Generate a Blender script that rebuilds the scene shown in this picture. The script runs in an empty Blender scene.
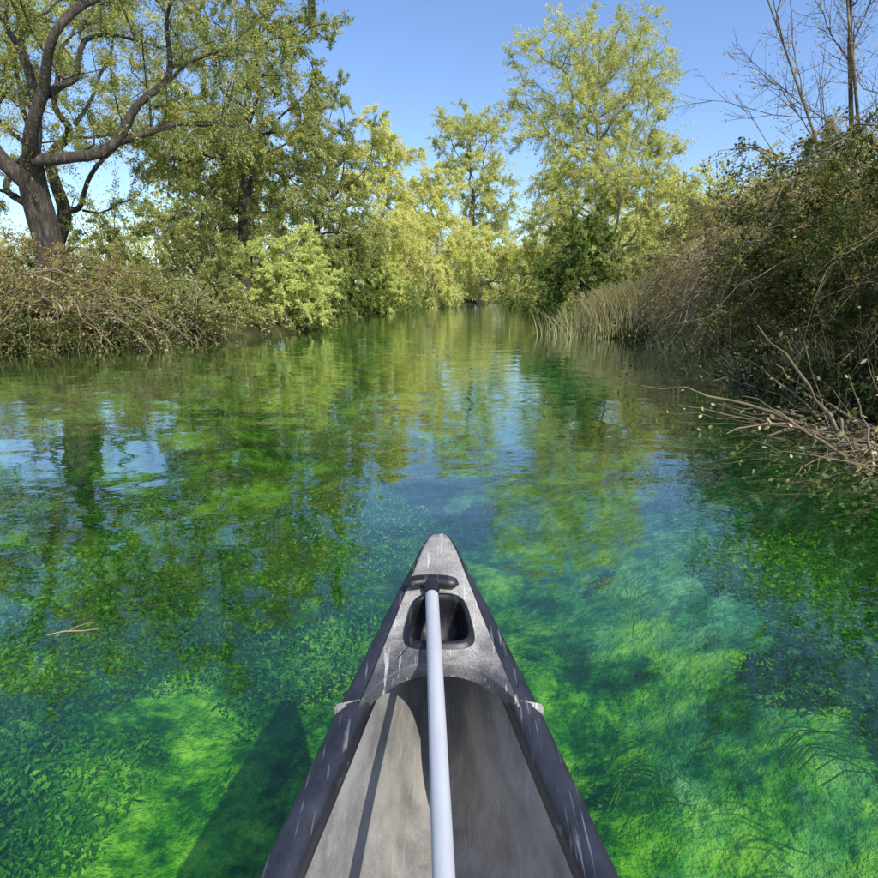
import bpy, math, numpy as np
from mathutils import Vector
rng=np.random.default_rng(7)
scene=bpy.context.scene
COL=scene.collection

# ---------------------------------------------------------------- helpers
def link(o):
    COL.objects.link(o); return o
def mesh_quads(name,V,F,mats,mi=None,rnd=None,smooth=None,parent=None):
    V=np.asarray(V,dtype=np.float32); F=np.asarray(F,dtype=np.int32)
    me=bpy.data.meshes.new(name)
    me.vertices.add(len(V)); me.vertices.foreach_set('co',V.ravel())
    k=F.shape[1]
    me.loops.add(len(F)*k); me.loops.foreach_set('vertex_index',F.ravel())
    me.polygons.add(len(F)); me.polygons.foreach_set('loop_start',np.arange(len(F),dtype=np.int32)*k)
    try: me.polygons.foreach_set('loop_total',np.full(len(F),k,dtype=np.int32))
    except Exception: pass
    for m in mats: me.materials.append(m)
    if mi is not None: me.polygons.foreach_set('material_index',np.asarray(mi,dtype=np.int32))
    if smooth is not None:
        s=np.full(len(F),bool(smooth)) if np.isscalar(smooth) else np.asarray(smooth,dtype=bool)
        me.polygons.foreach_set('use_smooth',s)
    if rnd is not None:
        a=me.attributes.new('rnd','FLOAT','POINT'); a.data.foreach_set('value',np.asarray(rnd,dtype=np.float32))
    me.update(calc_edges=True); 
    o=bpy.data.objects.new(name,me); link(o)
    if parent: o.parent=parent
    return o
def norm(a):
    return a/np.maximum(np.linalg.norm(a,axis=-1,keepdims=True),1e-9)
def tubes(P,R,sides=4):
    """P (n,k,3) R (n,k) -> V,F"""
    n,k,_=P.shape
    T=norm(np.gradient(P,axis=1))
    mean=norm(P[:,-1]-P[:,0])
    refs=np.array([[1,.1,.05],[.1,1,.05],[.05,.1,1.]])
    ch=np.argmin(np.abs(mean@norm(refs).T),axis=1)
    rr=refs[ch][:,None,:].repeat(k,1)
    A=norm(np.cross(T,rr)); B=np.cross(T,A)
    ang=np.arange(sides)/sides*2*np.pi
    V=P[:,:,None,:]+R[:,:,None,None]*(A[:,:,None,:]*np.cos(ang)[None,None,:,None]+B[:,:,None,:]*np.sin(ang)[None,None,:,None])
    V=V.reshape(-1,3)
    i=np.arange(n)[:,None,None]; j=np.arange(k-1)[None,:,None]; s=np.arange(sides)[None,None,:]; s2=(s+1)%sides
    b=i*k*sides
    F=np.stack([b+j*sides+s,b+j*sides+s2,b+(j+1)*sides+s2,b+(j+1)*sides+s],-1).reshape(-1,4)
    return V,F
def leaves(P,A,L,W,rng=rng):
    n=len(P)
    A=norm(A); B=norm(np.cross(A,rng.normal(size=(n,3))))
    L=L[:,None]; W=W[:,None]
    V=np.stack([P,P+A*L*.45+B*W*.5,P+A*L,P+A*L*.45-B*W*.5],1).reshape(-1,3)
    F=np.arange(n*4).reshape(n,4)
    return V,F
def join(parts):
    Vs=[];Fs=[];M=[];Rn=[];S=[];o=0
    for V,F,mi,r in parts:
        Vs.append(V);Fs.append(F+o);M.append(np.full(len(F),mi));S.append(np.full(len(F),mi==0))
        Rn.append(np.full(len(V),r) if np.isscalar(r) else r); o+=len(V)
    return np.concatenate(Vs),np.concatenate(Fs),np.concatenate(M),np.concatenate(Rn),np.concatenate(S)
_ns=np.random.default_rng(3)
_k=_ns.normal(size=(10,2)); _ph=_ns.uniform(0,6.28,10)
def n2(x,y,s=1.0):
    v=0
    for (a,b),p in zip(_k,_ph): v=v+np.sin(x*s*a+y*s*b+p)
    return v/4.5

# ---------------------------------------------------------------- materials
def newmat(name):
    m=bpy.data.materials.new(name); m.use_nodes=True; nt=m.node_tree; nt.nodes.clear()
    out=nt.nodes.new('ShaderNodeOutputMaterial'); return m,nt,out
def N(nt,t,**kw):
    n=nt.nodes.new(t)
    for k,v in kw.items(): setattr(n,k,v)
    return n
def ramp(nt,stops):
    r=nt.nodes.new('ShaderNodeValToRGB'); e=r.color_ramp.elements
    while len(e)<len(stops): e.new(.5)
    for el,(p,c) in zip(e,stops): el.position=p; el.color=(*c,1)
    return r
def noise(nt,scale,detail=4,vec=None,rough=.55):
    n=nt.nodes.new('ShaderNodeTexNoise'); n.inputs['Scale'].default_value=scale; n.inputs['Detail'].default_value=detail
    n.inputs['Roughness'].default_value=rough
    if vec is not None: nt.links.new(vec,n.inputs['Vector'])
    return n
def leafmat(name,stops,trans=.42,k=1.0):
    m,nt,out=newmat(name); l=nt.links
    at=N(nt,'ShaderNodeAttribute',attribute_name='rnd')
    r=ramp(nt,[(p,tuple(min(.85,q*k) for q in c)) for p,c in stops]); l.new(at.outputs['Fac'],r.inputs[0])
    d=N(nt,'ShaderNodeBsdfDiffuse'); t=N(nt,'ShaderNodeBsdfTranslucent')
    l.new(r.outputs[0],d.inputs[0]); 
    g=N(nt,'ShaderNodeMix',data_type='RGBA',blend_type='MULTIPLY'); g.inputs[0].default_value=1
    l.new(r.outputs[0],g.inputs[6]); g.inputs[7].default_value=(1.25,1.3,.7,1); l.new(g.outputs[2],t.inputs[0])
    mx=N(nt,'ShaderNodeMixShader'); mx.inputs[0].default_value=trans
    l.new(d.outputs[0],mx.inputs[1]); l.new(t.outputs[0],mx.inputs[2])
    l.new(mx.outputs[0],out.inputs[0])
    return m
def pmat(name,stops,scale,rough=.8,bump=.3,detail=5,stretch=(1,1,1),bscale=None,bdist=.02,metal=0,spec=.5):
    m,nt,out=newmat(name); l=nt.links
    tc=N(nt,'ShaderNodeTexCoord'); mp=N(nt,'ShaderNodeMapping'); mp.inputs['Scale'].default_value=stretch
    l.new(tc.outputs['Object'],mp.inputs[0])
    n=noise(nt,scale,detail,mp.outputs[0]); r=ramp(nt,stops); l.new(n.outputs[0],r.inputs[0])
    p=N(nt,'ShaderNodeBsdfPrincipled'); l.new(r.outputs[0],p.inputs['Base Color']); p.inputs['Roughness'].default_value=rough
    p.inputs['Metallic'].default_value=metal; p.inputs['Specular IOR Level'].default_value=spec
    b=N(nt,'ShaderNodeBump'); b.inputs['Strength'].default_value=bump; b.inputs['Distance'].default_value=bdist
    nb=noise(nt,bscale or scale*2,4,mp.outputs[0]); l.new(nb.outputs[0],b.inputs['Height']); l.new(b.outputs[0],p.inputs['Normal'])
    l.new(p.outputs[0],out.inputs[0]); return m
def dmat(name,stops,scale):
    m,nt,out=newmat(name); l=nt.links
    tc=N(nt,'ShaderNodeTexCoord'); n=noise(nt,scale,2,tc.outputs['Object']); r=ramp(nt,stops); l.new(n.outputs[0],r.inputs[0])
    p=N(nt,'ShaderNodeBsdfDiffuse'); l.new(r.outputs[0],p.inputs[0]); l.new(p.outputs[0],out.inputs[0]); return m
bark=pmat('bark',[(.3,(.025,.020,.014)),(.55,(.075,.06,.045)),(.75,(.19,.16,.12))],5,.95,.9,6,(3,3,.7),bdist=.05)
twigbark=dmat('twig_bark',[(.3,(.09,.065,.04)),(.6,(.25,.195,.125)),(.8,(.44,.36,.25))],3)
palebark=pmat('pale_bark',[(.3,(.14,.13,.10)),(.6,(.36,.33,.26))],6,.9,.5,5,(3,3,.7))
drytwig=dmat('dry_twig',[(.3,(.15,.10,.06)),(.52,(.40,.29,.18)),(.75,(.68,.54,.37))],2)
S_willow=[(0,(.13,.145,.05)),(.4,(.28,.285,.11)),(.75,(.42,.40,.18)),(1,(.56,.47,.26))]
L_olive=leafmat('leaf_olive',[(0,(.075,.085,.028)),(.4,(.17,.185,.062)),(.75,(.31,.305,.12)),(1,(.46,.41,.19))],k=1.75)
L_green=leafmat('leaf_green',[(0,(.05,.075,.018)),(.5,(.13,.175,.048)),(.85,(.25,.285,.09)),(1,(.38,.36,.13))],k=1.45)
L_yellow=leafmat('leaf_yellow',[(0,(.20,.20,.06)),(.4,(.38,.37,.15)),(.75,(.50,.47,.22)),(1,(.60,.50,.26))],.45,k=1.7)
L_willow=leafmat('leaf_willow',S_willow,.45,k=1.85)
L_bright=leafmat('leaf_bright',[(0,(.16,.19,.065)),(.4,(.34,.37,.13)),(.75,(.48,.48,.20)),(1,(.56,.50,.25))],.4,k=1.65)
L_dry=leafmat('leaf_dry',[(0,(.08,.065,.028)),(.4,(.24,.20,.08)),(.75,(.42,.34,.16)),(1,(.55,.40,.22))],k=1.35)
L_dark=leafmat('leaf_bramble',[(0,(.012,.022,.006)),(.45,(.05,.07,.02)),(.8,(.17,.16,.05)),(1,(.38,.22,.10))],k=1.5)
L_reed=leafmat('leaf_reed',[(0,(.26,.28,.09)),(.4,(.50,.46,.21)),(.7,(.72,.63,.36)),(1,(.82,.73,.48))],.3)
L_weed=leafmat('water_weed_leaf',[(0,(.008,.045,.004)),(.35,(.03,.15,.010)),(.7,(.15,.36,.025)),(1,(.40,.58,.09))],.35)

# ---------------------------------------------------------------- river outline and ground
yl=[-60,-20,5,10,11.5,13,15,18,20,27,35,42,50,70,100,150,320]; xl=[-12,-12,-12,-11.5,-9.8,-7.2,-6,-4.7,-4.4,-4.9,-5,-3.8,-2,2.4,14,50,200]
yr=[-60,-20,0,4.6,7.4,11,14,16,17.5,21,25,35,52,70,100,150,320]; xr=[8,5.5,3.9,3.65,4.1,5.6,5.9,4.6,4.3,5.1,4.9,6.2,6.6,7.6,22,60,215]
def shore(x,y):
    return np.minimum(x-np.interp(y,yl,xl), np.interp(y,yr,xr)-x)
def gz(x,y):
    d=shore(x,y)+.12*n2(x,y,2.2)
    z=np.interp(d,[-200,-60,-20,-3,-.6,0,.35,1.3,2.8,4],[6,2.6,1.1,.75,.32,.0,-.22,-.6,-1.0,-1.15])
    z=z+np.where(d>1,.17*n2(x,y,1.6)*np.clip((d-1)/1.5,0,1)+.06*n2(y,x,4.5)*np.clip((d-1)/1.5,0,1),0)
    z=z+np.where(d<-1,.12*n2(x,y,.6)*np.clip((-d-1)/3,0,1),0)
    return z
def axis(a,b,c,d,f,co):
    return np.unique(np.concatenate([np.linspace(a,b,int(co)),np.arange(b,c,f),np.linspace(c,d,int(co))]))
gx=axis(-320,-15,15,320,.2,40); gy=axis(-90,-4,60,420,.25,40)
X,Y=np.meshgrid(gx,gy); Z=gz(X,Y)
V=np.stack([X,Y,Z],-1).reshape(-1,3); ny,nx=X.shape
i=np.arange(ny-1)[:,None]; j=np.arange(nx-1)[None]
F=np.stack([i*nx+j,i*nx+j+1,(i+1)*nx+j+1,(i+1)*nx+j],-1).reshape(-1,4)
m,nt,out=newmat('ground_and_riverbed'); l=nt.links
geo=N(nt,'ShaderNodeNewGeometry'); sep=N(nt,'ShaderNodeSeparateXYZ'); l.new(geo.outputs['Position'],sep.inputs[0])
gn=noise(nt,1.3,6,geo.outputs['Position']); gr=ramp(nt,[(.3,(.03,.025,.014)),(.5,(.06,.06,.025)),(.7,(.12,.12,.05))]); l.new(gn.outputs[0],gr.inputs[0])
bn=noise(nt,1.9,10,geo.outputs['Position'],.76)
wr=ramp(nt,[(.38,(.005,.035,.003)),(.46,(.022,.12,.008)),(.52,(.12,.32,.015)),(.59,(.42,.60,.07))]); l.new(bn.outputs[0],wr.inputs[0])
cn=noise(nt,5,10,geo.outputs['Position'],.76)
cr=ramp(nt,[(.37,(.012,.12,.035)),(.46,(.05,.25,.12)),(.53,(.17,.40,.24)),(.62,(.45,.62,.40))]); l.new(cn.outputs[0],cr.inputs[0])
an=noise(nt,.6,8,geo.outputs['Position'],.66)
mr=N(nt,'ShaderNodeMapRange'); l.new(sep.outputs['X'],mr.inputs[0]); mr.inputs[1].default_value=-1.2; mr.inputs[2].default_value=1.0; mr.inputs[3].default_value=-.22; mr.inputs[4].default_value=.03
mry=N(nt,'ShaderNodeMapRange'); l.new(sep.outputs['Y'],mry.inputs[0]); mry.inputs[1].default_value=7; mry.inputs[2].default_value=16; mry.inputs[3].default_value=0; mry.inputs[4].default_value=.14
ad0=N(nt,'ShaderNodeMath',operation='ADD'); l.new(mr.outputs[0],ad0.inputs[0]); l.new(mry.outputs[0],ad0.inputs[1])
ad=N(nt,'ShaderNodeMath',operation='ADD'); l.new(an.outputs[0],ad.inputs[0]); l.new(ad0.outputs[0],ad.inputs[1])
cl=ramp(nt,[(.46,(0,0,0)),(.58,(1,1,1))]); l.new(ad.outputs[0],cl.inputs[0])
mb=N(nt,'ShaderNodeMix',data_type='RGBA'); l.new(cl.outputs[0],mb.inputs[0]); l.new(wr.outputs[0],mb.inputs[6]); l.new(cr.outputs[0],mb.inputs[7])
# bed colour darkened further upstream, standing in for dark tree reflections
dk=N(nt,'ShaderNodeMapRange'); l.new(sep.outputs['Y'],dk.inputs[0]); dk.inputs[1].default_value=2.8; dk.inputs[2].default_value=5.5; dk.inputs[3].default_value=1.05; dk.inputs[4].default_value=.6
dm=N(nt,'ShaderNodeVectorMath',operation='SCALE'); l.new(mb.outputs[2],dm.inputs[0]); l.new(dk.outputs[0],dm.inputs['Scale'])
zr=N(nt,'ShaderNodeMapRange'); l.new(sep.outputs['Z'],zr.inputs[0]); zr.inputs[1].default_value=-.3; zr.inputs[2].default_value=.03
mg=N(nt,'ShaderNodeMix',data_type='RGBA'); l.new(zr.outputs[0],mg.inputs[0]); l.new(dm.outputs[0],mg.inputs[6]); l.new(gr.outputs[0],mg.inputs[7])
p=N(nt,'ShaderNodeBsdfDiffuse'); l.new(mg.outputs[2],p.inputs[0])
bb=N(nt,'ShaderNodeBump'); bb.inputs['Strength'].default_value=.9; bb.inputs['Distance'].default_value=.12; 
bbn=noise(nt,7,6,geo.outputs['Position'],.65); l.new(bbn.outputs[0],bb.inputs['Height']); l.new(bb.outputs[0],p.inputs['Normal'])
l.new(p.outputs[0],out.inputs[0])
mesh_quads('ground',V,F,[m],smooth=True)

# ---------------------------------------------------------------- water
m,nt,out=newmat('river_water'); l=nt.links
geo=N(nt,'ShaderNodeNewGeometry')
mp=N(nt,'ShaderNodeMapping'); mp.inputs['Scale'].default_value=(1,1.5,1); l.new(geo.outputs['Position'],mp.inputs[0])
a=noise(nt,.9,2,mp.outputs[0]); b=noise(nt,4.0,3,mp.outputs[0]); c=noise(nt,.25,2,mp.outputs[0])
cr=N(nt,'ShaderNodeMapRange'); l.new(c.outputs[0],cr.inputs[0]); cr.inputs[1].default_value=.35; cr.inputs[2].default_value=.65; cr.inputs[3].default_value=.06; cr.inputs[4].default_value=.28
s0=N(nt,'ShaderNodeMath',operation='MULTIPLY'); l.new(b.outputs[0],s0.inputs[0]); l.new(cr.outputs[0],s0.inputs[1])
s=N(nt,'ShaderNodeMath',operation='ADD'); l.new(s0.outputs[0],s.inputs[0]); l.new(a.outputs[0],s.inputs[1])
bp=N(nt,'ShaderNodeBump'); bp.inputs['Strength'].default_value=1; bp.inputs['Distance'].default_value=.014; l.new(s.outputs[0],bp.inputs['Height'])
# Schlick reflectance, the same from above and from below the surface
dt=N(nt,'ShaderNodeVectorMath',operation='DOT_PRODUCT'); l.new(bp.outputs[0],dt.inputs[0]); l.new(geo.outputs['Incoming'],dt.inputs[1])
ab=N(nt,'ShaderNodeMath',operation='ABSOLUTE'); l.new(dt.outputs['Value'],ab.inputs[0])
om=N(nt,'ShaderNodeMath',operation='SUBTRACT',use_clamp=True); om.inputs[0].default_value=1; l.new(ab.outputs[0],om.inputs[1])
pw=N(nt,'ShaderNodeMath',operation='POWER'); l.new(om.outputs[0],pw.inputs[0]); pw.inputs[1].default_value=2.9
fr=N(nt,'ShaderNodeMath',operation='MULTIPLY_ADD',use_clamp=True); l.new(pw.outputs[0],fr.inputs[0]); fr.inputs[1].default_value=.95; fr.inputs[2].default_value=.03
tr=N(nt,'ShaderNodeBsdfTransparent'); tr.inputs[0].default_value=(.72,.96,.68,1)
df=N(nt,'ShaderNodeBsdfDiffuse'); df.inputs[0].default_value=(.008,.11,.025,1)
mx=N(nt,'ShaderNodeMixShader'); mx.inputs[0].default_value=.14; l.new(tr.outputs[0],mx.inputs[1]); l.new(df.outputs[0],mx.inputs[2])
gl=N(nt,'ShaderNodeBsdfGlossy'); gl.inputs['Roughness'].default_value=.0; gl.inputs[0].default_value=(1,1,1,1); l.new(bp.outputs[0],gl.inputs['Normal'])
m2=N(nt,'ShaderNodeMixShader'); l.new(fr.outputs[0],m2.inputs[0]); l.new(mx.outputs[0],m2.inputs[1]); l.new(gl.outputs[0],m2.inputs[2])
l.new(m2.outputs[0],out.inputs[0])
wx=np.linspace(-60,240,31); wy=np.linspace(-60,320,39); X,Y=np.meshgrid(wx,wy); ny,nx=X.shape
i=np.arange(ny-1)[:,None]; j=np.arange(nx-1)[None]
F=np.stack([i*nx+j,i*nx+j+1,(i+1)*nx+j+1,(i+1)*nx+j],-1).reshape(-1,4)
mesh_quads('river_water',np.stack([X,Y,X*0],-1).reshape(-1,3),F,[m],smooth=True)

# ---------------------------------------------------------------- water weed
def weeds():
    n=420000
    x=rng.uniform(-6,5,n); y=.8+9*rng.uniform(0,1,n)**1.5
    w=n2(x,y,1.3)+.5*n2(y,x,3.2)+.25*n2(x+3,y,7)-.45*np.clip((x+.8)/1.5,0,1)*(x<2.0)+.55*np.clip((x-1.6)/1.2,0,1)
    keep=(w>-.1)&(shore(x,y)>.4)
    x,y,w=x[keep],y[keep],w[keep]
    h=rng.uniform(0,1,len(x))**1.3*np.clip(.05+w*.22,.02,.35)
    z=np.minimum(gz(x,y)+h,-.15)
    A=rng.normal(size=(len(x),3))*.7+np.array([.2,-.7,.35])
    L=rng.uniform(.018,.05,len(x)); 
    r=np.clip(.24+.35*n2(x,y,2.5)+h*1.7+rng.normal(0,.15,len(x)),0,1)
    V,F=leaves(np.stack([x,y,z],-1),A,L,L*rng.uniform(.3,.6,len(x)))
    parts=[(V,F,0,np.repeat(r,4))]
    # a few tufts of trailing strands near the surface
    k=9; s=np.linspace(0,1,k)[None]
    for cx,cy,m_,Lm in ((.60,1.55,16,.4),(1.25,1.7,12,.55),(1.55,1.35,10,.5),(.95,2.5,8,.4),(2.1,2.3,9,.5)):
        x0=cx+rng.normal(0,.02,m_); y0=cy+rng.normal(0,.06,m_); L=rng.uniform(.5,1,m_)[:,None]*Lm; d=rng.normal(0,.05,(m_,1))
        P=np.stack([x0[:,None]+d*s+.02*np.sin(s*6+x0[:,None]*9), y0[:,None]-L*s, -.4+.34*np.sqrt(s)+rng.uniform(-.12,.02,(m_,1))+0*L],-1)
        V,F=tubes(P,np.full((m_,k),.0035)*(1-.6*s),3)
        parts.append((V,F,0,np.repeat(rng.uniform(.75,1,m_),k*3)))
    V,F,M,R,S=join(parts)
    mesh_quads('water_weed',V,F,[L_weed],rnd=R)
weeds()

# ---------------------------------------------------------------- trees
def tree(name,base,trunk,blobs,ntar,R,leafmat_,barkm,nleaf,leaf=(.05,.09),lw=.40,twig=.8,droop=.25,ntw=6,step=.7,seed=1,pull=.3,shell=.5,bias=0.,tws=.006,rtip=.012):
    g=np.random.default_rng(seed)
    base=np.array(base,float); nodes=[base]; par=[-1]; pd=[0.]
    prev=base
    for tnode in trunk:
        tnode=np.array(tnode,float); d=np.linalg.norm(tnode-prev); q=max(1,int(d/.6)); st=prev
        for a in range(1,q+1):
            pnt=st+(tnode-st)*a/q+g.normal(0,.03,3)*(a<q)
            nodes.append(pnt); par.append(len(nodes)-2); pd.append(pd[-1]+d/q)
        prev=nodes[-1]
    ntr=len(nodes); first=max(1,int(ntr*.45)); 
    vols=np.array([b[3]*b[4]*b[5] for b in blobs])**.8; ch=g.choice(len(blobs),ntar,p=vols/vols.sum())
    B=np.array(blobs,float)[ch]
    u=norm(g.normal(size=(ntar,3))); rr=g.uniform(0,1,ntar)**(shell)
    T=B[:,:3]+u*rr[:,None]*B[:,3:6]*(1+.12*np.sin(u[:,:1]*5+seed)+.1*np.sin(u[:,2:]*7))
    T=T[T[:,2]>np.maximum(gz(T[:,0],T[:,1]),0)+.25]
    top=np.array(nodes[-1]); T=T[np.argsort(np.linalg.norm(T-top,axis=1))]
    tips=[]
    for t in T:
        NA=np.array(nodes); c=np.linalg.norm(NA-t,axis=1)+pull*np.array(pd)+ .5*np.maximum(0,NA[:,2]-t[2])
        c[:first]=1e9
        b=int(np.argmin(c)); st=NA[b]; d=np.linalg.norm(t-st); q=max(1,int(math.ceil(d/step)))
        pi=b; off=g.normal(0,.06*d,3); off[2]+=.08*d
        for a in range(1,q+1):
            s=a/q; pnt=st+(t-st)*s+off*math.sin(math.pi*s)+g.normal(0,.04,3)
            nodes.append(pnt); par.append(pi); pd.append(pd[pi]+d/q); pi=len(nodes)-1
        tips.append(pi)
    NA=np.array(nodes); par=np.array(par); n=len(NA)
    cnt=np.zeros(n); cnt[tips]=1
    for a in range(n-1,0,-1): cnt[par[a]]+=cnt[a]
    e=math.log(R/rtip)/math.log(max(cnt[0],2)); rad=rtip*np.maximum(cnt,1)**e
    kids=[[] for _ in range(n)]
    for a in range(1,n): kids[par[a]].append(a)
    starts=[(0,None)]; chains=[]
    while starts:
        a,pr=starts.pop(); c=[] if pr is None else [pr]
        cur=a
        while True:
            c.append(cur); ks=kids[cur]
            if not ks: break
            ks=sorted(ks,key=lambda q:-cnt[q])
            for q in ks[1:]: starts.append((q,cur))
            cur=ks[0]
        chains.append((c,pr is not None))
    groups={}
    for c,br in chains:
        if len(c)<2: continue
        P=NA[c]; r=rad[c].copy()
        if br: r[0]=min(r[0],r[1]*1.25)
        if len(c)>3:
            Ps=P.copy(); Ps[1:-1]=.25*P[:-2]+.5*P[1:-1]+.25*P[2:]; P=Ps
            rs=r.copy(); rs[1:-1]=.25*r[:-2]+.5*r[1:-1]+.25*r[2:]; r=rs
        if r.max()>.05:
            E=np.vstack([2*P[0]-P[1],P,2*P[-1]-P[-2]]); mid=(-E[:-3]+9*E[1:-2]+9*E[2:-1]-E[3:])/16
            Q=np.empty((2*len(P)-1,3)); Q[0::2]=P; Q[1::2]=mid; q=np.empty(2*len(P)-1); q[0::2]=r; q[1::2]=(r[:-1]+r[1:])/2
            P,r=Q,q
        if not br:
            hgt=P[:,2]-base[2]; r=r*(1+.55*np.exp(-np.maximum(hgt,0)/.35))
            P=np.vstack([P[:1]-[0,0,.4],P]); r=np.concatenate([r[:1]*1.15,r])
        sd=12 if r.max()>.12 else (7 if r.max()>.05 else 4)
        groups.setdefault((len(P),sd),[]).append((P,r))
    parts=[]
    for (kk,sd),lst in groups.items():
        V,F=tubes(np.array([q[0] for q in lst]),np.array([q[1] for q in lst]),sd)
        parts.append((V,F,0,.5))
    tn=np.array([q for q in range(ntr,n) if rad[q]<.04]); 
    src=np.repeat(tn,max(1,int(ntw*len(tips)/len(tn)+.5)))
    ns=len(src); D=norm(g.normal(size=(ns,3))*.8+norm(NA[src]-top)*.7+np.array([0,0,bias]))
    Lt=g.uniform(.35,1,ns)*twig; k=5; s=np.linspace(0,1,k)
    wob=g.normal(0,.04,(ns,3))*twig
    def tp(ii,sv): return NA[src[ii]]+D[ii]*(Lt[ii]*sv)[:,None]+np.array([0,0,-1])*(droop*Lt[ii]*sv**2)[:,None]+wob[ii]*np.sin(sv*5)[:,None]
    P=np.stack([tp(np.arange(ns),np.full(ns,q)) for q in s],1)
    V,F=tubes(P,(tws*(1-.75*s))[None].repeat(ns,0),3); parts.append((V,F,0,.5))
    if nleaf:
        crnd=g.uniform(0,1,n); trnd=g.uniform(0,1,ns); dens=g.uniform(.12,1,ns)**1.4; 
        ii=g.choice(ns,nleaf,p=dens/dens.sum()); sv=g.uniform(.1,1.05,nleaf)
        Pp=tp(ii,sv)+g.normal(0,.05,(nleaf,3))*twig; A=D[ii]*.6+g.normal(size=(nleaf,3))*.6+np.array([0,0,-droop])
        L=g.uniform(leaf[0],leaf[1],nleaf); V,F=leaves(Pp,A,L,L*lw*g.uniform(.7,1.3,nleaf),g)
        r=np.clip(.25*crnd[src[ii]]+.25*trnd[ii]+.5*g.uniform(0,1,nleaf),0,1)
        parts.append((V,F,1,np.repeat(r,4)))
    V,F,M,Rn,S=join(parts)
    return mesh_quads(name,V,F,[barkm,leafmat_],M,Rn,S)

# big riverside willow, left
tree('willow_tree',(-10.6,16,.5),[(-10.5,16,1.5),(-10.2,16,2.3)],[(-11.8,16,8,3.6,3.0,4),(-8.2,16.5,8,4.0,3.0,3),(-13.5,16,5.5,2.5,2.5,2.5),(-6.4,17,7.4,2.8,2.5,3),(-8.8,15.5,5.2,2,1.5,1.2)],240,.35,L_olive,bark,115000,leaf=(.045,.085),twig=1.1,droop=.5,ntw=8,seed=11,step=.8)
tree('willow_tree',(-13.6,21,.6),[(-13.4,21,3)],[(-12.5,21,8,4.5,3,4.5)],110,.28,L_willow,bark,46000,leaf=(.07,.12),twig=1.2,droop=.4,seed=12)
tree('alder_tree',(-9.8,27,.6),[(-9.7,27,3)],[(-9.4,27,6.2,3.2,2.5,4.8)],130,.22,L_olive,bark,60000,leaf=(.07,.13),twig=1.0,seed=25)
# second row left
tree('poplar_tree',(-7.4,22.5,.5),[(-7.2,22.5,4),(-6.8,22.5,7)],[(-6.2,22.5,9.5,3.3,2.6,4),(-5.9,22.5,5.4,2.5,2.2,2.8),(-8.8,22.5,6,2.6,2.4,3.6)],220,.24,L_olive,bark,120000,leaf=(.06,.11),seed=13)
tree('alder_tree',(-6.2,29,.4),[(-6.0,29,3),(-5.6,29,6)],[(-5.3,29,7.4,2.7,2.2,3.8),(-4.9,28,3.6,2.3,2.2,2.8)],170,.2,L_olive,bark,90000,leaf=(.07,.12),seed=14)
tree('willow_tree',(-4.9,43,.4),[(-4.6,43,3),(-4.2,43,6.5)],[(-4.0,43,9.0,3.5,2.5,4.4),(-2.9,42,4.6,2.9,2.5,3.8)],190,.24,L_yellow,palebark,90000,leaf=(.10,.18),twig=1.2,droop=.6,seed=15)
tree('willow_tree',(-.5,57,.4),[(-.4,57,4)],[(-.5,57,9,3.6,2.5,5.2),(0.4,56,4.2,3.2,2.5,3.8)],160,.24,L_yellow,palebark,62000,leaf=(.14,.23),twig=1.3,droop=.6,seed=16)
tree('willow_tree',(5.5,76,.4),[(5.4,76,4)],[(4.4,76,6.2,3.6,2.5,5.4),(8.4,75,5,3.4,2.5,4.4)],140,.24,L_yellow,palebark,50000,leaf=(.17,.28),twig=1.5,droop=.5,seed=23,step=1)
# tall tree beyond the bend
tree('poplar_tree',(4.6,86,.6),[(4.6,86,9),(4.8,86,15)],[(4.0,86,20.5,4.8,4,7),(6.8,86,14,4.2,4,6)],190,.35,L_willow,bark,60000,leaf=(.18,.3),twig=1.9,seed=17,step=1.2)
# tall right tree
tree('poplar_tree',(8.6,30,.6),[(8.3,30,3),(8.0,30,6),(7.6,30,9)],[(7.0,30,11.4,3.4,2.6,3.1),(8.8,30,9.8,3.0,2.6,3.4),(5.6,30,8.4,2.6,2.2,2.8)],260,.2,L_willow,palebark,88000,leaf=(.06,.12),twig=1.0,droop=.2,seed=18)
tree('willow_tree',(8.2,28.5,.5),[(8.1,28.5,2),(8.0,28.5,3.4)],[(8.4,28.5,5.6,3.6,2.6,3.5),(6.0,28.5,4.4,2.1,2,3.0)],210,.2,L_willow,palebark,105000,leaf=(.07,.12),twig=.9,droop=.3,seed=19)
tree('alder_tree',(6.4,25,.3),[(6.3,25,1.4)],[(6.1,24.6,2.6,1.7,1.7,2.3),(5.2,24.5,1.8,1.3,1.5,1.4)],110,.12,L_green,bark,56000,leaf=(.07,.11),twig=.6,seed=20)
tree('hawthorn_tree',(12,28,.6),[(12,28,2)],[(11.6,28,4.3,2.5,2,3.0),(14.2,28,4.2,2.6,2,3.0)],140,.16,L_yellow,bark,60000,leaf=(.07,.12),twig=.8,seed=21)
tree('hawthorn_tree',(16.5,24,.7),[(16.5,24,2)],[(16.5,24,4.0,3.2,2,3.2)],110,.16,L_yellow,bark,40000,leaf=(.08,.13),twig=.8,seed=24)
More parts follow.
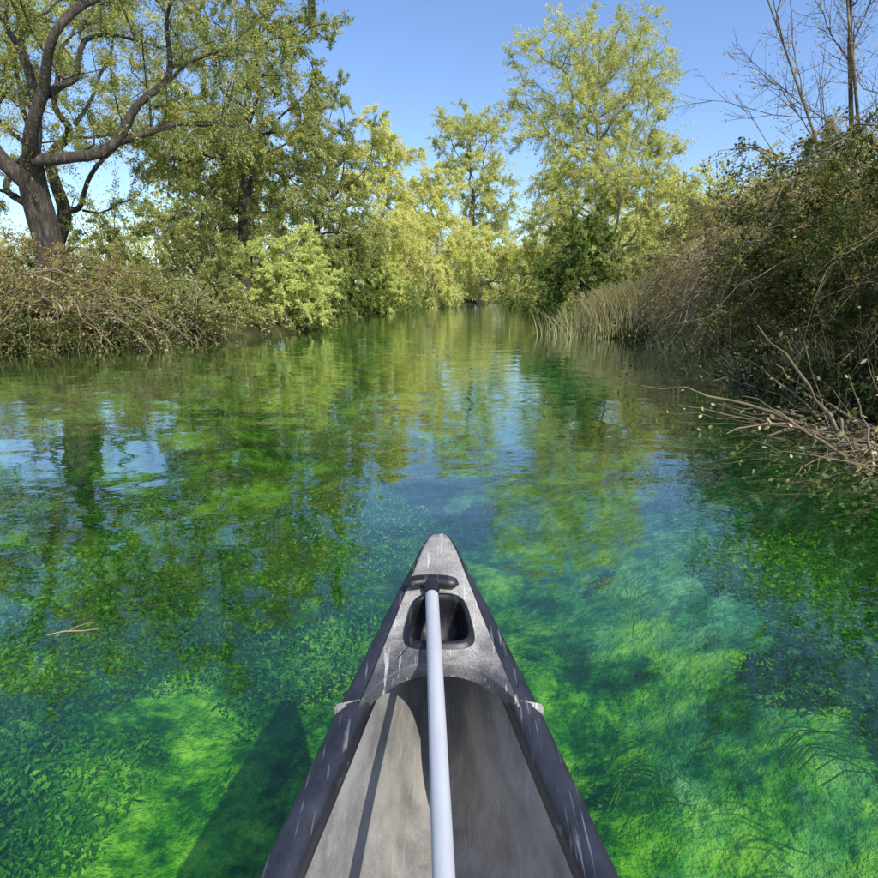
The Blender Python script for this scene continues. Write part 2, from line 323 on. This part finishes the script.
# nearly bare tree, right: several straight stems with fine twigs
def baretree(name,base,tops,seed):
    g=np.random.default_rng(seed); parts=[]; base=np.array(base,float)
    k=12; s=np.linspace(0,1,k); T=np.array(tops,float); n=len(T)
    st=base+g.normal(0,.12,(n,3))*[1,1,0]
    P=st[:,None]*(1-s)[None,:,None]+T[:,None]*s[None,:,None]+np.sin(s*np.pi)[None,:,None]*g.normal(0,.25,(n,1,3))+np.cumsum(g.normal(0,.02,(n,k,3)),1)
    R=g.uniform(.045,.08,n)[:,None]*(1-.88*s); V,F=tubes(P,R,7); parts.append((V,F,0,.5))
    def side(P,m,lo,Lr,up,r0,k2):
        n,k,_=P.shape; ii=g.integers(0,n,m); sv=g.uniform(lo,1,m)*(k-1); j=np.minimum(sv.astype(int),k-2); f=(sv-j)[:,None]
        S=P[ii,j]*(1-f)+P[ii,j+1]*f; D=norm(norm(P[ii,j+1]-P[ii,j])*.75+g.normal(size=(m,3))*.55+[-.12,0,up]); L=(Lr[0]+(Lr[1]-Lr[0])*g.uniform(0,1,m))*(1.15-.7*sv/(k-1))
        s=np.linspace(0,1,k2); Q=S[:,None]+D[:,None]*(L[:,None]*s)[...,None]+np.cumsum(g.normal(0,.02,(m,k2,3)),1)*L[:,None,None]; Q[:,0]=S
        Q[:,:,2]+=.12*L[:,None]*s**2
        V,F=tubes(Q,r0*g.uniform(.7,1.3,m)[:,None]*(1-.75*s),4); parts.append((V,F,0,.5)); return Q
    A=side(P,100,.25,(1.6,4.2),.1,.018,8); Bq=side(A,700,.15,(.5,1.5),.1,.008,6); C=side(Bq,2600,.1,(.2,.7),.05,.0048,4)
    m=5200; ii=g.integers(0,len(C),m); V,F=leaves(C[ii,3]+g.normal(0,.04,(m,3)),g.normal(size=(m,3)),g.uniform(.03,.07,m),g.uniform(.02,.035,m),g); parts.append((V,F,1,np.repeat(g.uniform(.3,1,m),4)))
    V,F,M,Rn,S=join(parts); return mesh_quads(name,V,F,[twigbark,L_dry],M,Rn,S)
baretree('bare_tree',(9.9,13,.5),[(7.2,13,10.5),(8.0,13.4,11),(8.8,12.6,10),(5.8,13.2,8.5),(9.8,13,11),(10.8,12,10)],22)
# bushes
def bush(name,c,r,mat,bk,nt_,nl,leaf,seed,twig=.5,**kw):
    z0=float(gz(np.array([c[0]]),np.array([c[1]]))[0])
    tree(name,(c[0],c[1],max(z0,-.1)),[(c[0],c[1],max(z0,0)+.35)],[(c[0],c[1],c[2],*r)],nt_,.07,mat,bk,nl,leaf=leaf,twig=twig,seed=seed,step=.4,shell=.4,pull=.15,rtip=.008,tws=.005,**kw)
bush('willow_bush',(-5.1,19.4,1.3),(2.0,1.6,1.85),L_bright,twigbark,180,90000,(.05,.085),31,twig=.4)
bush('hazel_bush',(-7.6,17.4,1.9),(2.2,1.6,2.2),L_olive,twigbark,120,52000,(.05,.09),32)
bush('hazel_bush',(-5.6,25.0,1.7),(2.0,1.8,2.3),L_green,twigbark,90,46000,(.07,.11),33)
bush('willow_bush',(-4.8,34,1.6),(2.1,2,2.6),L_green,twigbark,90,40000,(.09,.14),34)
bush('willow_bush',(-3.4,39,1.2),(1.7,2,2.0),L_bright,twigbark,80,34000,(.10,.15),35)
bush('hazel_bush',(7.4,22,1.5),(1.6,1.6,1.6),L_olive,twigbark,90,38000,(.06,.10),36)
bush('hawthorn_bush',(8.6,17.0,2.1),(2.4,2,2.4),L_dry,drytwig,130,36000,(.05,.08),37,ntw=16)
bush('willow_bush',(7.2,37,2.6),(2.0,2,3.4),L_yellow,twigbark,90,40000,(.10,.16),38)
bush('willow_bush',(8.4,50,3),(2.6,2,4),L_willow,twigbark,90,36000,(.13,.21),39)
bush('hawthorn_bush',(-11.6,18.6,1.6),(2.8,1.6,1.5),L_olive,twigbark,110,40000,(.06,.10),40)
bush('scrub_bush',(-9.9,14.2,1.2),(2.7,1.3,1.3),L_dry,twigbark,150,20000,(.04,.075),41,ntw=16)
bush('scrub_bush',(-13.2,13.0,1.2),(2.2,1.8,1.4),L_dry,twigbark,110,16000,(.04,.08),42,ntw=14)
bush('scrub_bush',(-7.2,15.2,.9),(1.3,1.0,1.0),L_olive,twigbark,90,18000,(.04,.075),46,ntw=14,twig=.4)
# right bank brambles' leafy core
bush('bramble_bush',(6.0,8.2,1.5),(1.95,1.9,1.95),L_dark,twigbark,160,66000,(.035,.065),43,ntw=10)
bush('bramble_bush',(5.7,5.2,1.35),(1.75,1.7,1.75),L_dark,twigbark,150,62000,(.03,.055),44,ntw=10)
bush('bramble_bush',(7.6,11.5,1.9),(2.1,2.0,2.2),L_dry,drytwig,160,36000,(.04,.065),45,ntw=18)

# background masses of trees as one object
def backtrees():
    g=np.random.default_rng(5); parts=[]
    blobs=[]
    for y in np.arange(66,140,5): 
        for side in (-1,1):
            for rep in range(2):
                xs=(np.interp(y,yl,xl)-4-rep*5-g.uniform(0,2)) if side<0 else (np.interp(y,yr,xr)+4+rep*5+g.uniform(0,2))
                blobs.append((xs,y+g.normal(0,1),4.6+g.uniform(0,2),3.8,3,5.0+g.uniform(0,1.8)))
    for y in np.arange(30,62,5):
        blobs.append((np.interp(y,yl,xl)-6-g.uniform(0,3),y,4+g.uniform(0,1.5),3.2,3,4.6))
        blobs.append((np.interp(y,yr,xr)+6.5+g.uniform(0,3),y+3,3.6+g.uniform(0,1),3.2,3,4.2))
    for x in np.arange(-60,-14,4.5): blobs.append((x,44+g.normal(0,3),2.8+g.uniform(0,1),3.6,3,3.2+g.uniform(0,1.6)))
    for x in np.arange(19,75,4.5): blobs.append((x,42+g.normal(0,3),4+g.uniform(0,1.5),3.8,3,4.6+g.uniform(0,1.6)))
    for y in np.arange(-20,14,5): blobs.append((-19+g.normal(0,1),y,3.2,3.4,3,3.8))
    B=np.array(blobs); nb=len(B); 
    m=70; ci=np.repeat(np.arange(nb),m); u=norm(g.normal(size=(len(ci),3))); C=B[ci,:3]+u*B[ci,3:6]*g.uniform(.45,1.08,len(ci))[:,None]
    C=C[C[:,2]>.6]; 
    n=300000; k=g.integers(0,len(C),n); P=C[k]+g.normal(0,.45,(n,3)); L=g.uniform(.16,.32,n)
    cr=g.uniform(0,1,len(C)); r=np.clip(.45*cr[k]+.55*g.uniform(0,1,n),0,1)
    V,F=leaves(P,g.normal(size=(n,3)),L,L*.5,g)
    parts.append((V,F,1,np.repeat(r,4)))
    b=np.repeat(np.arange(nb),6); st=B[b,:3].copy(); st[:,2]=.3; st[:,:2]+=g.normal(0,.25,(len(b),2)); e=B[b,:3]+norm(g.normal(size=(len(b),3)))*B[b,3:6]*.9; e[:,2]=np.maximum(e[:,2],B[b,2])
    s=np.linspace(0,1,6)[None,:,None]; P=st[:,None]*(1-s)+e[:,None]*s; P[:,:,2]+=0.3*np.sin(s[...,0]*3)
    V,F=tubes(P,(.11*(1-.85*s[...,0])).repeat(len(b),0),5); parts.append((V,F,0,.5))
    V,F,M,R,S=join(parts); mesh_quads('background_trees',V,F,[bark,L_willow],M,R,S)
backtrees()

# ---------------------------------------------------------------- brambles / tangled branches
def tangle(name,boxes,n,Lr,mat,leafm,nl,seed,outward=(0,0,0),droop=.9,rad=.011,leaf=(.03,.06),up=1.0,k=9,wig=.05):
    g=np.random.default_rng(seed)
    B=np.array(boxes,float); w=(B[:,3]*B[:,4]); ci=g.choice(len(B),n,p=w/w.sum()); b=B[ci]
    st=np.stack([b[:,0]+g.uniform(-1,1,n)*b[:,3],b[:,1]+g.uniform(-1,1,n)*b[:,4],b[:,2]+g.uniform(0,1,n)**1.2*b[:,5]],-1)
    D=norm(g.normal(size=(n,3))*np.array([.8,.8,.5])+np.array(outward)+np.array([0,0,up*.6])); L=g.uniform(*Lr,n)
    s=np.linspace(0,1,k); W=np.cumsum(g.normal(0,wig,(n,k,3)),1)*L[:,None,None]; W-=W[:,:1]
    P=st[:,None]+D[:,None]*(L[:,None]*s)[...,None]+W; P[:,:,2]-=droop*L[:,None]*s**2
    P[:,:,2]=np.maximum(P[:,:,2],-.15)
    rr=(rad*g.uniform(.3,1.3,n)**1.3)[:,None]*(1-.75*s); V,F=tubes(P,rr,4); parts=[(V,F,0,.5)]
    if nl:
        ii=g.integers(0,n,nl); sv=g.uniform(.1,1,nl)*(k-1); j=np.minimum(sv.astype(int),k-2); f=(sv-j)[:,None]
        Q=P[ii,j]*(1-f)+P[ii,j+1]*f+g.normal(0,.03,(nl,3)); Ll=g.uniform(*leaf,nl); cr=g.uniform(0,1,n)
        V,F=leaves(Q,g.normal(size=(nl,3)),Ll,Ll*.6,g); parts.append((V,F,1,np.repeat(np.clip(.4*cr[ii]+.6*g.uniform(0,1,nl),0,1),4)))
    V,F,M,R,S=join(parts); return mesh_quads(name,V,F,[mat,leafm],M,R,S)
tangle('bramble_thicket',[(5.3,8,.8,1.0,1.6,2.2),(5.5,5.5,.8,1.2,1.3,1.9),(5.7,3,.6,1.2,1.5,1.4)],800,(.7,2.0),twigbark,L_dark,38000,51,(-.2,-.1,0),leaf=(.03,.06),rad=.008)
tangle('bramble_thicket',[(7.0,11.5,.4,1.2,1.6,2.7),(8.4,9,.3,1.4,2,3.2)],1700,(.8,2.2),drytwig,L_dry,36000,52,(-.3,-.1,0),leaf=(.035,.07),rad=.009)
tangle('dry_willow_scrub',[(6.9,13.6,.2,1.0,1.8,1.9),(7.4,16,.2,1.2,1.5,2.1)],1900,(.8,2.0),drytwig,L_dry,24000,53,(-.3,-.1,0),leaf=(.035,.07),rad=.009)
# left bank tangle
tangle('tangled_branches',[(-9.8,13.4,.2,2.8,.7,1.3),(-7.2,14.8,.1,1.2,.7,.9),(-12.2,12.0,.2,1.4,.8,1.3)],520,(1.0,2.8),twigbark,L_olive,18000,54,(.12,-.5,0),droop=1.0,rad=.022,leaf=(.04,.08))
tangle('undergrowth',[(-10.5,16.2,.1,3.5,.8,1.2),(-6.4,18,.1,1.2,1.2,.8),(-14,13,.1,1.5,1.5,1.2)],700,(.5,1.2),twigbark,L_olive,45000,55,(0,-.2,0),leaf=(.05,.09))
bx=[]
for y in np.arange(20,70,3): bx.append((np.interp(y,yl,xl)-.4,y,.0,.7,1.6,.7)); 
for y in np.arange(21,70,3): bx.append((np.interp(y,yr,xr)+.5,y,.0,.7,1.6,.7))
tangle('bank_undergrowth',bx,1300,(.5,1.3),twigbark,L_green,75000,56,(0,0,0),leaf=(.07,.14))
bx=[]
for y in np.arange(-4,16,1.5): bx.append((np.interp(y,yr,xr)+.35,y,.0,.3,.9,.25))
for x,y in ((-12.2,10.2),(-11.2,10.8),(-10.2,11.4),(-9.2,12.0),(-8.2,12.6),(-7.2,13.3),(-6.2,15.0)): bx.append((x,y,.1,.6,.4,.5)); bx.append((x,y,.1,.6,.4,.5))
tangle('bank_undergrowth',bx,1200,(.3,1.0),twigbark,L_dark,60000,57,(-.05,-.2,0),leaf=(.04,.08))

# reeds
def reeds(name,cx,cy,hx,hy,n,H,seed,lean=(0,0)):
    g=np.random.default_rng(seed); k=6; s=np.linspace(0,1,k)
    x=cx+g.normal(0,hx,n); y=cy+g.normal(0,hy,n); z=np.maximum(gz(x,y),-.25)
    h=g.uniform(.5,1,n)*H; d=g.normal(0,.22,(n,2))+np.array(lean)
    P=np.stack([x[:,None]+d[:,:1]*(h[:,None]*s**2),y[:,None]+d[:,1:]*(h[:,None]*s**2),z[:,None]+h[:,None]*(s-.12*s**3)],-1)
    V,F=tubes(P,(.011*(1-.85*s))[None].repeat(n,0),3)
    return mesh_quads(name,V,F,[L_reed],rnd=np.repeat(g.uniform(0,1,n),k*3))
reeds('reed_bed',5.4,17.3,.75,.7,2600,1.35,61,(-.15,-.1))
reeds('reed_bed',6.0,13.2,.45,.9,900,.7,62,(-.3,-.1))
reeds('reed_bed',4.6,8.4,.3,.9,450,.5,63,(-.5,-.1))

# fallen dead branches and stems over the water at right
tangle('fallen_branches',[(3.4,4.6,-.02,.35,.55,.14)],120,(.7,1.7),twigbark,L_reed,400,64,(-.3,.5,-.40),droop=.05,rad=.014,up=0,wig=.02)
tangle('fallen_branches',[(3.1,3.7,-.02,.25,.35,.12)],80,(.4,1.1),twigbark,L_reed,250,66,(-.35,.5,-.25),droop=.05,rad=.010,up=0,wig=.02)
tangle('fallen_branches',[(4.1,7.4,-.02,.3,.5,.15)],70,(.5,1.2),twigbark,L_reed,300,65,(-.5,.1,-.35),droop=.05,rad=.010,up=0,wig=.02)
P=np.array([[[-1.36,1.76,.006],[-1.31,1.775,.012],[-1.25,1.78,.01],[-1.20,1.80,.006]],[[-1.30,1.775,.01],[-1.28,1.80,.014],[-1.26,1.82,.014],[-1.245,1.83,.01]]])
V,F=tubes(P,np.array([[.002,.003,.002,.001],[.0015,.0015,.001,.001]]),5); mesh_quads('floating_twig',V,F,[drytwig],smooth=True)

# ---------------------------------------------------------------- canoe
def plastic(name,base,light,scr,rough=.5,speck=0,reary=None,sk=1.0):
    m,nt,out=newmat(name); l=nt.links
    tc=N(nt,'ShaderNodeTexCoord'); 
    n1=noise(nt,9,6,tc.outputs['Object'],.65); r=ramp(nt,[(.35,base),(.62,light)]); l.new(n1.outputs[0],r.inputs[0]); col=r.outputs[0]
    if reary:
        sp=N(nt,'ShaderNodeSeparateXYZ'); l.new(tc.outputs['Object'],sp.inputs[0])
        ma=N(nt,'ShaderNodeMath',operation='MULTIPLY_ADD'); l.new(n1.outputs[0],ma.inputs[0]); ma.inputs[1].default_value=.25; l.new(sp.outputs['Y'],ma.inputs[2])
        rr=N(nt,'ShaderNodeMapRange'); l.new(ma.outputs[0],rr.inputs[0]); rr.inputs[1].default_value=reary[0]+.125; rr.inputs[2].default_value=reary[1]+.125
        mm=N(nt,'ShaderNodeMix',data_type='RGBA'); l.new(rr.outputs[0],mm.inputs[0]); mm.inputs[6].default_value=(*reary[2],1); l.new(col,mm.inputs[7]); col=mm.outputs[2]
    for rot,sx in ((.25,110),(-.5,90),(1.3,100)):
        mp=N(nt,'ShaderNodeMapping'); mp.inputs['Scale'].default_value=(sx,6,20); mp.inputs['Rotation'].default_value=(0,0,rot); l.new(tc.outputs['Object'],mp.inputs[0])
        n3=noise(nt,1,3,mp.outputs[0],.5); r3=ramp(nt,[(.65,(0,0,0)),(.70,(1,1,1))]); l.new(n3.outputs[0],r3.inputs[0])
        n4=noise(nt,11+sx*.1,2,tc.outputs['Object']); mm=N(nt,'ShaderNodeMath',operation='MULTIPLY'); l.new(r3.outputs[0],mm.inputs[0]); l.new(n4.outputs[0],mm.inputs[1])
        mk=N(nt,'ShaderNodeMath',operation='MULTIPLY'); l.new(mm.outputs[0],mk.inputs[0]); mk.inputs[1].default_value=sk
        mc=N(nt,'ShaderNodeMix',data_type='RGBA'); l.new(mk.outputs[0],mc.inputs[0]); l.new(col,mc.inputs[6]); mc.inputs[7].default_value=(*scr,1)
        col=mc.outputs[2]
    nb=noise(nt,220 if not speck else 330,2,tc.outputs['Object'])
    if speck:
        rs=ramp(nt,[(.36,(.45,.45,.47)),(.5,(1,1,1)),(.66,(1.35,1.3,1.25))]); l.new(nb.outputs[0],rs.inputs[0])
        ms=N(nt,'ShaderNodeMix',data_type='RGBA',blend_type='MULTIPLY'); ms.inputs[0].default_value=speck; l.new(col,ms.inputs[6]); l.new(rs.outputs[0],ms.inputs[7]); col=ms.outputs[2]
    p=N(nt,'ShaderNodeBsdfPrincipled'); l.new(col,p.inputs['Base Color']); 
    rr=N(nt,'ShaderNodeMapRange'); l.new(n1.outputs[0],rr.inputs[0]); rr.inputs[3].default_value=rough-.15; rr.inputs[4].default_value=rough+.25; l.new(rr.outputs[0],p.inputs['Roughness'])
    b=N(nt,'ShaderNodeBump'); b.inputs['Strength'].default_value=.35 if speck else .15; b.inputs['Distance'].default_value=.002; l.new(nb.outputs[0],b.inputs['Height']); l.new(b.outputs[0],p.inputs['Normal'])
    l.new(p.outputs[0],out.inputs[0]); return m
M_out=plastic('hull_plastic',(.013,.014,.018),(.030,.032,.038),(.25,.25,.25),.45)
M_gun=plastic('gunwale_plastic',(.011,.012,.017),(.035,.038,.050),(.30,.30,.29),.42,sk=.75)
M_in=plastic('interior_plastic',(.20,.195,.185),(.38,.365,.34),(.55,.53,.50),.6,.25,sk=.5)
M_deck=plastic('deck_plastic',(.24,.225,.20),(.50,.465,.41),(.68,.65,.60),.65,.6,(.95,1.08,(.065,.067,.075)))
M_cap=plastic('joint_plastic',(.20,.19,.17),(.36,.34,.31),(.62,.60,.56),.6,.5)
M_blk=plastic('black_plastic',(.008,.008,.010),(.018,.018,.021),(.10,.10,.10),.35,sk=.6)
M_alu=pmat('aluminium',[(.35,(.50,.50,.51)),(.65,(.64,.64,.645))],14,.45,.05,3,(1,.2,1),metal=.2)

canoe=bpy.data.objects.new('canoe',None); link(canoe)
TIP=1.455; LEN=4.66
dW=[0,.004,.012,.025,.05,.1,.2,.405,.56,.83,1.4,2.33]; wW=[.003,.014,.023,.031,.040,.056,.083,.140,.187,.253,.345,.41]
dZ=[0,.1,.3,.405,.56,.83,1.4,2.33]; zZ=[.520,.512,.484,.466,.428,.378,.345,.33]
def dd(y): return np.minimum(TIP-y,y-(TIP-LEN))
def hw(y): 
    d=np.asarray(dd(y),float); h=.03*np.clip(d/.3,0,1)
    return (np.interp(d-h,dW,wW)+np.interp(d,dW,wW)*2+np.interp(d+h,dW,wW))/4
def sz(y):
    d=np.asarray(dd(y),float); h=.05
    return (np.interp(d-h,dZ,zZ)+np.interp(d,dZ,zZ)*2+np.interp(d+h,dZ,zZ))/4
def gw(y): return np.interp(dd(y),[0,.02,.1,.2,.35,.5,.6],[.002,.006,.015,.026,.042,.052,.055])
half=np.array([0,.002,.004,.008,.012,.018,.025,.035,.05,.07,.1,.14,.18,.22,.26,.3,.34,.38,.42,.46,.5,.54,.58,.63,.7,.78,.86,.95,1.05,1.2,1.4,1.6,1.85,2.1,2.33])
ys=np.concatenate([TIP-half,(TIP-LEN+half)[::-1][1:]])
def loft(name,prof,mat,smooth=True):
    rows=np.array([prof(y) for y in ys]); k,mm,_=rows.shape
    i=np.arange(k-1)[:,None]; j=np.arange(mm-1)[None]
    F=np.stack([i*mm+j,i*mm+j+1,(i+1)*mm+j+1,(i+1)*mm+j],-1).reshape(-1,4)
    return mesh_quads(name,rows.reshape(-1,3),F,[mat],smooth=smooth,parent=canoe)
th=np.linspace(0,np.pi,33)
def p_out(y):
    w=float(hw(y))-.012*min(1,float(dd(y))/.1); z=float(sz(y))-.012; d=float(dd(y)); kz=-.10+.42*max(0,1-d/.45)**2
    c=np.cos(th); s=np.sin(th); e=.75-.2*min(1,d/1.2)
    return np.stack([w*np.sign(c)*np.abs(c)**e,np.full(33,y),z-(z-kz)*np.abs(s)**.9],-1)
def p_in(y):
    w=max(float(hw(y)-gw(y))-.004+.012*min(1,float(dd(y))/.5),.001); z=float(sz(y))-.02; d=float(dd(y)); kz=.03+.40*max(0,1-d/.3)**2
    c=np.cos(th); s=np.sin(th); e=.85-.35*min(1,d/1.2)
    return np.stack([w*np.sign(c)*np.abs(c)**e,np.full(33,y),z-(z-kz)*np.abs(s)**.8],-1)
loft('hull_outside',p_out,M_out); loft('hull_inside',p_in,M_in)
for sgn,nm in ((-1,'gunwale_port'),(1,'gunwale_starboard')):
    def p_g(y):
        w=float(hw(y)); g=float(gw(y)); z=float(sz(y)); wi=max(w-g,0.0005); f=min(1,float(dd(y))/.06); h=.045*f+.01
        pts=[(w-.006*f,z-h),(w,z-h*.75),(w,z-.018*f),(w-.08*g,z-.009*f),(w-.35*g,z),(w-.7*g,z+.001),(w-.93*g,z-.004*f),(wi,z-.012*f),(wi,z-h*.8),(w-.006*f,z-h)]
        return np.array([(sgn*max(a,.0),y,b) for a,b in pts])
    loft(nm,p_g,M_gun)
def deckplate(name,flip,mat=M_deck):
    cy=1.078; B=[]
    yy=np.concatenate([np.linspace(.885,1.2,20),np.linspace(1.22,1.40,10),TIP-np.array([.045,.035,.025,.018,.012,.008,.005])])
    right=[(float(hw(y)-gw(y)*.80),y) for y in yy]
    xe=right[0][0]; rear=[(x,.968-.083*abs(x/xe)**2.6) for x in np.linspace(-xe,xe,25)[1:-1]]
    B=right+[(0,TIP-.004)]+[(-a,b) for a,b in right[::-1]]+rear
    B=np.array(B); D=B-np.array([0,cy]); ang=np.arctan2(D[:,1],D[:,0])
    hx,hy=.056,.064; e=4.0
    t=1/((np.abs(np.cos(ang))/hx)**e+(np.abs(np.sin(ang))/hy)**e)**(1/e)
    H=np.stack([np.cos(ang)*t,cy+np.sin(ang)*t],-1)
    H[:,0]*=1-.25*(H[:,1]-cy)/hy*.6
    def hz(P,extra=0):
        w=hw(P[:,1]); return sz(P[:,1])+.003+.012*(1-np.clip(np.abs(P[:,0])/np.maximum(w,.01),0,1)**2)*np.clip(dd(P[:,1])/.1,0,1)+extra
    rings=[]; 
    rings.append(np.column_stack([B,hz(B,-.03)])); rings.append(np.column_stack([B,hz(B,-.004)]))
    for f in (.03,.12,.3,.5,.7,.85): P=B*(1-f)+(H+(H-[0,cy])*.24)*f; rings.append(np.column_stack([P,hz(P,0)]))
    nd=len(rings)
    for sc,e_ in ((.24,.0),(.20,.007),(.10,.010),(.03,.008),(0,-.002),(-.02,-.03),(-.05,-.07)):
        P=H+(H-[0,cy])*sc; rings.append(np.column_stack([P,hz(P,e_)]))
    rings.append(np.tile(np.array([[0,cy,float(sz(cy))-.075]]),(len(B),1)))
    Rg=np.array(rings); 
    if flip: Rg[:,:,1]=2*(TIP-LEN/2)-Rg[:,:,1]
    k,mm,_=Rg.shape; i=np.arange(k-1)[:,None]; j=np.arange(mm)[None]; j2=(j+1)%mm
    F=np.stack([i*mm+j,i*mm+j2,(i+1)*mm+j2,(i+1)*mm+j],-1).reshape(-1,4)
    mi=(np.repeat(np.arange(k-1),mm)>=nd).astype(int)
    mesh_quads(name,Rg.reshape(-1,3),F,[mat,M_blk],mi=mi,smooth=True,parent=canoe)
deckplate('bow_deck',False); deckplate('stern_deck',True)
import bmesh
def rbox(name,c,s,mat,parent,bev=.003,rot=(0,0,0)):
    bm=bmesh.new(); bmesh.ops.create_cube(bm,size=1)
    for v in bm.verts: v.co=Vector((v.co.x*s[0],v.co.y*s[1],v.co.z*s[2]))
    bmesh.ops.bevel(bm,geom=bm.edges[:],offset=bev,segments=3,affect='EDGES')
    me=bpy.data.meshes.new(name); bm.to_mesh(me); bm.free(); me.materials.append(mat)
    for p_ in me.polygons: p_.use_smooth=True
    o=bpy.data.objects.new(name,me); o.location=c; o.rotation_euler=rot; link(o); o.parent=parent; return o
for sg in (-1,1):
    y=.893; w=float(hw(y)); z=float(sz(y))
    rbox('gunwale_joint',(sg*(w-.026),y,z-.015),(.058,.010,.036),M_cap,canoe,.004,(-.22,0,sg*-.28))
    for y in (.86,.93,1.0,1.3):
        bm=bmesh.new(); bmesh.ops.create_uvsphere(bm,u_segments=12,v_segments=6,radius=.003)
        me=bpy.data.meshes.new('rivet'); bm.to_mesh(me); bm.free(); me.materials.append(M_gun)
        o=bpy.data.objects.new('rivet',me); o.scale=(1,1,.4); o.location=(sg*(float(hw(y))-.5*float(gw(y))),y,float(sz(y))+.0015); link(o); o.parent=canoe
rbox('thwart',(0,-.25,.315),(.74,.055,.025),M_gun,canoe,.008)
rbox('front_seat',(0,-.95,.24),(.76,.28,.03),M_blk,canoe,.01)
rbox('rear_seat',(0,-2.3,.24),(.50,.24,.03),M_blk,canoe,.01)

# ---------------------------------------------------------------- paddle
paddle=bpy.data.objects.new('paddle',None); link(paddle)
P0=np.array([-.017,1.175,.512]); P1=np.array([.028,-.05,.395]); 
s=np.linspace(0,1,12)[:,None]; P=(P0*(1-s)+P1*s)[None]
V,F=tubes(P,np.full((1,12),.0145),24); mesh_quads('shaft',V,F,[M_alu],smooth=True,parent=paddle)
V,F=tubes(np.stack([P0+(P1-P0)*q for q in (-.012,0,.012,.03)])[None],np.array([[.010,.0185,.018,.0148]]),24); mesh_quads('grip_collar',V,F,[M_blk],smooth=True,parent=paddle)
k=15; u=np.linspace(-1,1,k); gp=np.stack([P0[0]+u*.062,P0[1]+.014-.012*u**2,P0[2]+.006-.004*u**2],-1)[None]
rr=.017*np.clip(1-np.abs(u)**5,.0,1)**.5+.002*u**2; rr[0]=rr[-1]=.001
V,F=tubes(gp,rr[None],20); V=V.copy(); V[:,2]=P0[2]+.004+(V[:,2]-P0[2]-.004)*.8
mesh_quads('palm_grip',V,F,[M_blk],smooth=True,parent=paddle)
k=14; sv=np.linspace(0,1,k); bw=.10*np.sin(np.clip(sv*1.25+.12,0,1)*np.pi/2)*np.clip((1-sv)*5,0,1)**.4; bw[0]=.015
rows=[]
for q,w in zip(sv,bw):
    c=P1+(P1-P0)/np.linalg.norm(P1-P0)*q*.48
    a=np.linspace(0,2*np.pi,17)[:-1]; rows.append(np.stack([c[0]+np.cos(a)*w,np.full(16,c[1]),c[2]+np.sin(a)*(.012*(1-q)+.003)],-1))
rows=np.array(rows); i=np.arange(k-1)[:,None]; j=np.arange(16)[None]; j2=(j+1)%16
F=np.stack([i*16+j,i*16+j2,(i+1)*16+j2,(i+1)*16+j],-1).reshape(-1,4); mesh_quads('blade',rows.reshape(-1,3),F,[M_blk],smooth=True,parent=paddle)

# ---------------------------------------------------------------- light, sky, camera
sd=Vector((.43,-.68,.80)).normalized()
el=math.asin(sd.z); az=math.atan2(sd.x,sd.y)
w=bpy.data.worlds.new('World'); scene.world=w; w.use_nodes=True; nt=w.node_tree
sky=nt.nodes.new('ShaderNodeTexSky'); sky.sky_type='NISHITA'; sky.sun_disc=False; sky.sun_elevation=el; sky.sun_rotation=az; sky.altitude=50; sky.air_density=1.1; sky.dust_density=.6; sky.ozone_density=2.5
tint=nt.nodes.new('ShaderNodeMix'); tint.data_type='RGBA'; tint.blend_type='MULTIPLY'; tint.inputs[0].default_value=1; tint.inputs[7].default_value=(1.1,1.2,1.42,1)
bg=nt.nodes['Background']; nt.links.new(sky.outputs[0],tint.inputs[6]); nt.links.new(tint.outputs[2],bg.inputs[0]); bg.inputs[1].default_value=.15
sun=bpy.data.lights.new('sun','SUN'); sun.energy=5; sun.angle=math.radians(.5); sun.color=(1,.95,.84)
so=bpy.data.objects.new('sun',sun); so.rotation_euler=sd.to_track_quat('Z','Y').to_euler(); link(so)
cam=bpy.data.cameras.new('camera'); cam.angle=math.radians(75); cam.clip_start=.05; cam.clip_end=1000
co=bpy.data.objects.new('camera',cam); co.location=(0,0,1.15); co.rotation_euler=(math.radians(90-14.1),0,0); link(co); scene.camera=co
scene.view_settings.view_transform='Standard'; scene.view_settings.look='None'; scene.view_settings.exposure=0
print('polys',sum(len(o.data.polygons) for o in bpy.data.objects if o.type=='MESH'))
